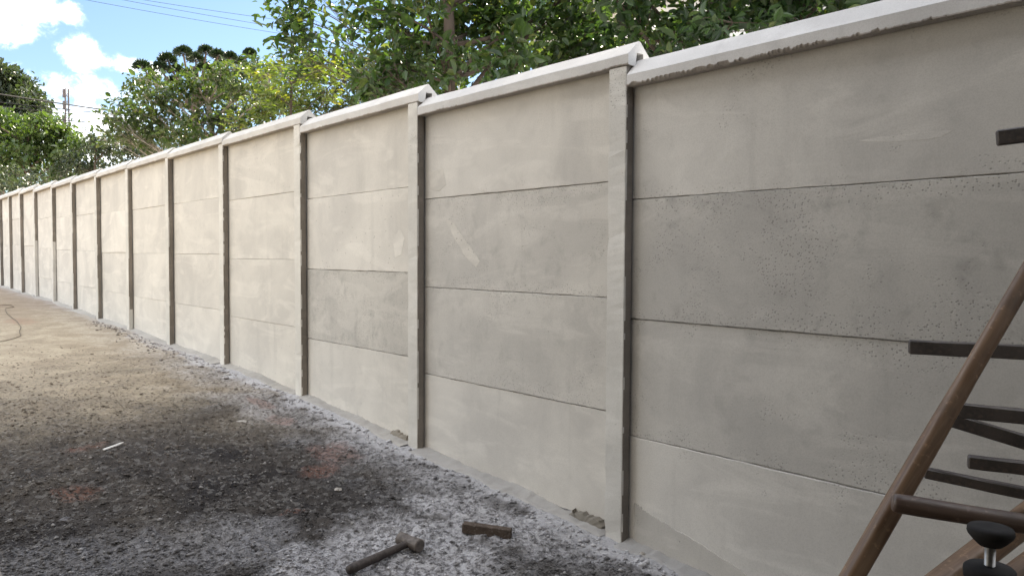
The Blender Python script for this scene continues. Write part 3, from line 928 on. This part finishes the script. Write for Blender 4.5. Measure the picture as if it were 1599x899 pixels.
def tree(name, label, base, top, clumps, mat, bark, r0, leaf, per, twigs=22, droop=.15, group='trees behind the wall', aspect=.5, pinnate=False, singles=0, shell=.35, limb_from=.35, upb=.25):
    """clumps: (centre, radius xyz). Each clump hangs on its own limb, with twigs and leaves on the twigs"""
    base = np.asarray(base, float); top = np.asarray(top, float)
    root = empty(name, base); tag(root, label, 'tree', group)
    tb = MB(); tp = curve(base - np.array([0, 0, .3]), top, 0, 14, .04)
    tb.tube(tp, np.linspace(r0, r0 * .35, 14) * (1 + .08 * rng.normal(0, 1, 14)), 10)
    tb.build('trunk', MAT[bark], root, True)
    lb = MB(); C = []; A = []; Nn = []; LN = []; T = []
    for (c, r) in clumps:
        c = np.asarray(c, float); r = np.broadcast_to(np.asarray(r, float), 3)
        # limb from the trunk point below the clump
        k = int(np.clip(np.searchsorted(tp[:, 2], c[2] - np.linalg.norm((c - tp[-1])[:2]) * .7 - r[2] * .5), int(limb_from * 13), 13))
        lim = curve(tp[k], c, .06, 9, .10); rl = r0 * .35 * min(1, r[0] / .9 + .35)
        lb.tube(lim, np.linspace(rl, .25 * rl, 9), 6, False)
        m = int(twigs * max(.5, (r[0] * r[2]) ** .5 / .8)); m = max(6, m)
        dirs = unit(m); dirs[:, 2] += upb; dirs /= np.linalg.norm(dirs, axis=1, keepdims=True)
        ends = c + dirs * r * rng.uniform(.55, 1.12, m)[:, None]
        st = lim[rng.integers(5, 9, m)]
        nl = max(3, int(per * (r[0] * r[1] * r[2]) ** (2 / 3) / .55 / m))
        for j in range(m):
            tw = curve(st[j], ends[j], .05, 5, .12)
            lb.tube(tw, np.linspace(.22 * rl, .06 * rl, 5).clip(.002), 3, False)
            t = shell + (1 - shell) * rng.random(nl) ** .8
            idx = t * 4; i0 = np.clip(idx.astype(int), 0, 3); fr = (idx - i0)[:, None]
            pos = tw[i0] * (1 - fr) + tw[i0 + 1] * fr
            td = tw[-1] - tw[0]; td /= np.linalg.norm(td) + 1e-9
            sp = leaf * (.95 if not pinnate else .6)
            pos = pos + rng.normal(0, sp, (nl, 3)) * np.array([1, 1, .7])
            ax = td * .5 + rng.normal(0, .75, (nl, 3)) + np.array([0, 0, -droop])
            if pinnate:
                sd = np.cross(td, (0, 0, 1)); sd /= np.linalg.norm(sd) + 1e-9
                ax = td * .45 + sd * rng.choice([-1, 1], nl)[:, None] * .9 + rng.normal(0, .18, (nl, 3)) + np.array([0, 0, -droop])
            nn = rng.normal(0, .55, (nl, 3)) + np.array([0, 0, 1.0])
            C.append(pos); A.append(ax); Nn.append(nn); LN.append(leaf * rng.lognormal(-.04, .32, nl))
            T.append(np.clip(rng.random() * .45 + rng.random(nl) * .6, 0, 1))
    lb.build('limbs', MAT[bark], root, True)
    C = np.concatenate(C); A = np.concatenate(A); Nn = np.concatenate(Nn); LN = np.concatenate(LN); T = np.concatenate(T)
    if singles:
        # the leaves that show largest are pieces of their own
        v = (C - CAM) @ RW; px = CX + FPX * v[:, 0] / v[:, 2]; py = CY + FPX * v[:, 1] / v[:, 2]
        ok = (px > 0) & (px < 1599) & (py > 0) & (py < 170) & (v[:, 2] > 0)
        score = np.where(ok, LN / v[:, 2], 0); pick = np.argsort(-score)[:singles]
        one_v, one_f = leaf_cloud(np.zeros((1, 3)), np.array([[1., 0, 0]]), np.array([[0, 0, 1.]]), np.array([1.]), np.array([aspect]))
        protos = []
        for q in range(5):
            me = bpy.data.meshes.new('leaf'); me.from_pydata(one_v.tolist(), [], one_f.tolist())
            at = me.attributes.new('tint', 'FLOAT', 'FACE'); at.data.foreach_set('value', [q / 4.5] * 2); me.materials.append(MAT[mat]); protos.append(me)
        for i in pick:
            a = A[i] / np.linalg.norm(A[i]); s = np.cross(a, Nn[i]); s /= np.linalg.norm(s); u = np.cross(s, a)
            o = bpy.data.objects.new('leaf', protos[int(T[i] * 4.49)]); COL.objects.link(o)
            mw = Matrix(((a[0], -s[0], u[0]), (a[1], -s[1], u[1]), (a[2], -s[2], u[2]))).to_4x4() @ Matrix.Scale(float(LN[i]), 4)
            mw.translation = Vector(C[i]); o.parent = root; o.matrix_parent_inverse = Matrix.Translation(root.location).inverted(); o.matrix_basis = mw
        keep = np.ones(len(C), bool); keep[pick] = False
        C, A, Nn, LN, T = C[keep], A[keep], Nn[keep], LN[keep], T[keep]
    V, F = leaf_cloud(C, A, Nn, LN, LN * aspect)
    cr = mesh_np('crown', V, F, MAT[mat], root, tint=np.repeat(T, 2)); cr['kind'] = 'stuff'
    return root


def clumps_px(spots, depth, spread):
    """spots: (px, py, radius px); depth jitters inside +-spread"""
    out = []
    for (px, py, rp) in spots:
        dd = depth + rng.uniform(-spread, spread); c = P(px, py, dd); r = rp / FPX * dd
        out.append((c, np.array([r, r, r * rng.uniform(.75, .95)])))
    return out


def fill(x0, x1, y0, y1, n, r0, r1):
    """evenly scattered spots in a pixel box"""
    out = []; tries = 0
    while len(out) < n and tries < 4000:
        tries += 1
        p = (rng.uniform(x0, x1), rng.uniform(y0, y1), rng.uniform(r0, r1))
        if all((p[0] - q[0]) ** 2 + (p[1] - q[1]) ** 2 > (.62 * (p[2] + q[2]) / 1.4) ** 2 for q in out):
            out.append(p)
    return out


def base_at(px, depth):
    p = P(px, 300, depth); p[2] = float(ground_z(p[1])) ; return p


# broad-leaved tree just behind the wall, crown running out of the top of the picture
sp = fill(600, 960, -190, 110, 24, 55, 85) + [(610, 95, 42), (650, 130, 30), (585, 150, 26), (760, 100, 45), (830, 95, 45), (900, 80, 45), (960, 70, 40), (700, 95, 38), (575, 120, 26), (560, 20, 22)]
tree('broadleaf_tree', 'large broad-leaved tree with dark trunk rising behind the second post', base_at(703, 7.2), P(696, -150, 7.2), clumps_px(sp, 7.2, .9), 'leaf_big', 'bark', .085, .085, 1500, 26, singles=240, aspect=.52)
sp = [(455, 5, 30), (430, 20, 22), (470, 40, 26), (445, 55, 24), (480, 68, 20), (505, 15, 20), (460, 90, 14), (545, 40, 18), (530, 62, 14), (575, 15, 22), (600, 40, 24), (500, -40, 40), (580, -40, 40), (440, 75, 14)]
tree('leaning_tree', 'thin spreading tree whose leafy branch hangs out against the sky', base_at(640, 7.9), P(600, -90, 7.9), clumps_px(sp, 7.9, .35), 'leaf_big', 'bark', .05, .09, 1500, 20, singles=160, shell=.5, aspect=.52)
sp = fill(930, 1400, -230, 60, 24, 60, 95) + [(1000, 70, 45), (1060, 60, 42), (1120, 45, 42), (1190, 30, 40), (1250, 10, 40), (1040, 90, 30)]
tree('glossy_tree', 'dense glossy dark-leaved tree above the near coping', base_at(1120, 6.6), P(1130, -220, 6.6), clumps_px(sp, 6.6, .8), 'leaf_big2', 'bark', .09, .085, 1550, 26, singles=200, aspect=.55)
sp = fill(1380, 1900, -900, -60, 26, 110, 170)  # out-of-view crown put in to block direct sun on the right foreground
tree('sun_block_tree', 'unseen leafy tree added to shade the near end of the wall', base_at(1620, 6.2), P(1600, -500, 6.2), clumps_px(sp, 6.0, .9), 'leaf_big2', 'bark', .09, .10, 1000, 22, aspect=.55)
# further back, filling between
sp = fill(660, 900, -60, 150, 9, 45, 65) + [(600, 120, 40), (640, 145, 35)]
tree('shade_tree', 'dark tree further back between the broad-leaved trunks', base_at(770, 11), P(768, -40, 11), clumps_px(sp, 11, 1.2), 'leaf_big2', 'bark', .10, .10, 700, 20)
# yellow-green feathery tree in front of the olive ones
sp = [(395, 120, 26), (425, 150, 30), (395, 165, 26), (450, 130, 28), (470, 165, 28), (500, 115, 30), (520, 145, 30), (540, 115, 24), (430, 105, 18), (415, 185, 26), (360, 190, 22), (490, 185, 25), (375, 205, 20), (548, 165, 24), (525, 100, 16)]
tree('feathery_tree', 'yellow-green feathery-leaved young tree behind the fourth post', base_at(450, 9.0), P(455, 130, 9.0), clumps_px(sp, 9.0, .5), 'leaf_yel', 'bark', .04, .075, 1500, 24, pinnate=True, aspect=.36, shell=.2)
sp = fill(460, 640, 92, 185, 18, 28, 40) + [(560, 110, 30), (595, 105, 28), (625, 115, 28), (540, 95, 24), (610, 165, 26), (600, 140, 30), (575, 165, 28), (640, 150, 26)]
tree('dark_shrub', 'dark green small-leaved tree behind the yellow-green one', base_at(560, 9.8), P(560, 110, 9.8), clumps_px(sp, 9.8, .4), 'leaf_mid', 'bark_pale', .04, .06, 1700, 24)
# olive tree with visible crooked limbs
sp = fill(235, 430, 128, 225, 18, 26, 36) + [(205, 135, 24), (190, 165, 20), (215, 175, 26), (180, 200, 22), (165, 215, 16), (160, 190, 12), (175, 180, 16), (195, 190, 24), (225, 150, 26), (215, 205, 26), (220, 128, 14), (345, 118, 18), (370, 108, 18), (400, 104, 18), (435, 104, 18), (205, 215, 24), (250, 215, 26)]
tree('olive_tree', 'olive-green small-leaved tree with crooked limbs left of the yellow-green one', base_at(335, 12.5), P(320, 130, 12.5), clumps_px(sp, 12.5, .8), 'leaf_mid', 'bark_pale', .09, .08, 1700, 30, shell=.3)
sp = fill(345, 480, 95, 170, 8, 26, 36)
tree('grey_tree', 'greyish bushy tree showing between olive and yellow-green crowns', base_at(420, 14.5), P(420, 110, 14.5), clumps_px(sp, 14.5, .6), 'leaf_mid', 'bark_pale', .07, .08, 1300, 22)
# dark hedge-like shrub against the far part of the wall
sp = fill(110, 250, 215, 262, 9, 20, 28) + [(140, 225, 20), (170, 228, 22), (120, 255, 22), (95, 270, 20), (60, 275, 22), (30, 285, 22), (5, 284, 22), (-20, 288, 24), (15, 268, 20)]
tree('evergreen_shrub', 'dark glossy shrub pressed against the far part of the wall', base_at(150, 17.5), P(150, 232, 17.5), clumps_px(sp, 17.5, .5), 'leaf_dark', 'bark', .05, .08, 1500, 20, group='shrubs behind the far wall')
# light green tree at left edge
sp = fill(-30, 120, 195, 275, 14, 26, 36) + [(20, 200, 24), (60, 195, 24), (95, 215, 22), (125, 235, 18), (-20, 190, 30), (5, 185, 14)]
tree('light_green_tree', 'fresh light-green bushy tree at the left edge above the far wall', base_at(40, 24), P(40, 210, 24), clumps_px(sp, 24, 1.0), 'leaf_light', 'bark', .12, .13, 1100, 22)
# big dark tree far left
sp = fill(-80, 38, 125, 205, 14, 26, 36) + [(2, 112, 17), (-22, 116, 26), (38, 146, 17), (58, 168, 17), (76, 188, 13), (22, 130, 18)]
tree('tall_dark_tree', 'tall dark domed tree at the far left behind the wires', base_at(0, 46), P(0, 140, 46), clumps_px(sp, 46, 2.0), 'leaf_dark', 'bark', .35, .24, 900, 22, group='far trees')

# araucaria: flat parasol of dark needle tufts
ab = base_at(300, 38); root = empty('araucaria_tree', ab); tag(root, 'dark araucaria pine with round needle tufts behind the olive tree', 'tree', 'far trees')
tp = curve(ab, P(305, 105, 38), 0, 10, .01); b = MB(); b.tube(tp, np.linspace(.28, .16, 10), 10); b.build('trunk', MAT['bark'], root, True)
b = MB(); C = []; A = []
for (px, py, rp) in ((222, 106, 17), (262, 95, 18), (286, 84, 17), (306, 94, 18), (322, 82, 14), (340, 88, 14), (250, 108, 16), (275, 112, 15), (295, 118, 13), (240, 122, 12), (320, 108, 14), (345, 100, 12), (360, 90, 10), (390, 84, 10), (270, 128, 12), (325, 125, 12), (375, 98, 12)):
    dd = 38 + rng.uniform(-2, 2); c = P(px, py, dd); r = rp / FPX * dd
    br = curve(tp[7] + (c - tp[7]) * 0, c, -.12, 8, .03); b.tube(br, np.linspace(.09, .04, 8), 5, False)
    d = unit(900); d[:, 2] = np.abs(d[:, 2]) * .9 - .25 * rng.random(900)
    C.append(c + d * r * rng.uniform(.25, .72, 900)[:, None]); A.append(d + rng.normal(0, .25, (900, 3)))
b.build('limbs', MAT['bark'], root, True)
C = np.concatenate(C); A = np.concatenate(A); V, F = leaf_cloud(C, A, unit(len(C)), np.full(len(C), .17), np.full(len(C), .05))
cr = mesh_np('crown', V, F, MAT['leaf_pine'], root, tint=np.repeat(rng.random(len(C)), 2)); cr['kind'] = 'stuff'

# ------------------------------------------------------------------ wires, poles and mast far left
def wire(p, q, sag, r, label):
    t = np.linspace(0, 1, 40)[:, None]; pts = np.asarray(p) * (1 - t) + np.asarray(q) * t; pts[:, 2] -= (4 * sag * t * (1 - t))[:, 0]
    b = MB(); b.tube(pts, r, 5); o = b.build('overhead_wire', MAT['cable'], None, True); tag(o, label, 'wire', 'overhead wires'); return o


dA = 30
for (p, q, sag, r, lab) in (
        ((-260, 105), (420, 205), .12, .026, 'thickest overhead wire crossing the dark tree at far left'),
        ((-260, 128), (420, 200), .12, .015, 'upper of the thin wires below the thickest one'),
        ((-260, 134), (420, 207), .12, .015, 'second thin wire below the thickest one'),
        ((-260, 150), (420, 214), .10, .020, 'dark wire just above the lowest pair at left'),
        ((-260, 160), (420, 222), .10, .015, 'upper of the lowest pair of wires at left'),
        ((-260, 168), (420, 229), .10, .015, 'lowest overhead wire at left')):
    wire(P(p[0], p[1], dA - 6), P(q[0], q[1], dA + 8), sag, r, lab)
for (p, q, lab) in (((-60, -38), (720, 92), 'lowest of the three thin wires high in the sky'), ((-60, -50), (720, 84), 'middle of the three thin wires high in the sky'), ((60, -28), (720, 62), 'topmost thin wire crossing the open sky')):
    wire(P(p[0], p[1], 20), P(q[0], q[1], 24), .15, .0055, lab)


def utility_pole(px, depth, topy, label):
    b0 = base_at(px, depth); t0 = P(px, topy, depth)
    r = empty('utility_pole', b0); tag(r, label, 'utility pole', 'utility poles')
    b = MB(); b.tube([b0 - np.array([0, 0, .3]), (b0 + np.array([b0[0], b0[1], t0[2]])) / 2, (b0[0], b0[1], t0[2])], [.16, .13, .10], 12); b.build('pole', MAT['pole'], r, True)
    b = MB(); a = RW[:, 2] * .9; c = np.array([b0[0], b0[1], t0[2] - .25]); b.bar(c - a, c + a, .09, .09); b.build('crossarm', MAT['pole'], r)


utility_pole(-260, dA - 6, 85, 'concrete utility pole outside the left edge carrying the lower wires')
utility_pole(420, dA + 8, 190, 'concrete utility pole hidden among the trees')
utility_pole(720, 24, 50, 'concrete utility pole behind the broad-leaved tree')

mast = empty('lattice_mast', base_at(107, 150)); tag(mast, 'thin lattice radio mast standing against the white cloud at left', 'mast')
mb = base_at(107, 150); mt = P(107, 140, 150)[2]
hw = .45
for sx in (-1, 1):
    for sy in (-1, 1):
        b = MB(); b.tube([(mb[0] + sx * hw, mb[1] + sy * hw, mb[2]), (mb[0] + sx * hw * .6, mb[1] + sy * hw * .6, mt)], .09, 4); b.build('mast_leg', MAT['galv'], mast)
b = MB(); zs = np.arange(mb[2], mt, 1.4)
for i, z in enumerate(zs[:-1]):
    for (x0, y0, x1, y1) in ((-1, -1, 1, -1), (1, -1, 1, 1), (1, 1, -1, 1), (-1, 1, -1, -1)):
        h = hw * (1 - .4 * (z - mb[2]) / (mt - mb[2])); s = 1 if i % 2 else -1
        b.tube([(mb[0] + x0 * h, mb[1] + y0 * h, z), (mb[0] + x1 * h, mb[1] + y1 * h, z + 1.4)], .05, 3, False)
b.build('bracing', MAT['galv'], mast)
for k, zf in enumerate((.97, .90, .80)):
    b = MB(); z = mb[2] + (mt - mb[2]) * zf; b.box((mb[0] - .75, mb[1] - .2, z - .8), (mb[0] - .35, mb[1] + .2, z + .8)); b.build('antenna', MAT['galv'], mast)


# ------------------------------------------------------------------ houses
def house(name, label, x0, x1, y0, y1, zb, h, mat, wins):
    r = empty(name, ((x0 + x1) / 2, (y0 + y1) / 2, zb)); tag(r, label, 'house')
    b = MB(); b.box((x0, y0, zb - .3), (x1, y1, zb + h)); b.build('wall', mat, r)
    b = MB(); e = .5; ym = (y0 + y1) / 2
    b.add([(x0 - e, y0 - e, zb + h - .05), (x1 + e, y0 - e, zb + h - .05), (x1 + e, y1 + e, zb + h - .05), (x0 - e, y1 + e, zb + h - .05), (x0 - e, ym, zb + h + 1.5), (x1 + e, ym, zb + h + 1.5)],
          [(0, 1, 5, 4), (2, 3, 4, 5), (1, 2, 5), (3, 0, 4), (0, 3, 2, 1)])
    b.build('roof', MAT['pole'], r)
    for (yc, zc, ww, hh) in wins:
        b = MB(); b.box((x0 - .05, yc - ww / 2 - .06, zb + zc - .06), (x0 - .003, yc + ww / 2 + .06, zb + zc + hh + .06)); f = b.build('window', MAT['paint'], r)
        b = MB(); b.box((x0 - .058, yc - ww / 2, zb + zc), (x0 - .052, yc + ww / 2, zb + zc + hh)); b.build('pane', MAT['glass'], f)
    return r


house('neighbour_house', 'pale painted house glimpsed between the leaves behind the trees', 10.5, 17, 3.0, 14.0, float(ground_z(4)), 6.6, MAT['paint'], ((5, 4.2, 1.2, 1.1), (8.5, 4.2, 1.4, 1.1), (11.5, 4.2, 1.2, 1.1)))
# unseen house and porch roof, added and sized to darken the near bays
hs = empty('shade_house', (-6.0, -3, 0)); tag(hs, 'unseen plastered house with porch roof, added to shade the near wall', 'house')
b = MB(); b.box((-11, -9, -.3), (-4.6, 4.9, 5.8)); b.build('wall', MAT['plaster'], hs)
b = MB(); b.box((-4.5, -9, -.3), (.0, -2.4, 3.1)); b.build('shade_side_wall', MAT['plaster'], hs)
b = MB(); b.box((-4.59, -9.4, 3.13), (-.9, 2.0, 3.26)); b.build('shade_roof', MAT['ceil'], hs)
b = MB(); b.box((-11.4, -9.4, 5.83), (-3.9, 5.5, 6.0)); b.build('roof', MAT['tile'], hs)
for yy in (-1.2, 1.3):
    b = MB(); b.box((-4.4 if yy > 0 else -1.35, yy - .07, -.1), (-4.26 if yy > 0 else -1.21, yy + .07, 3.12)); b.build('shade_roof_post', MAT['ceil'], hs)
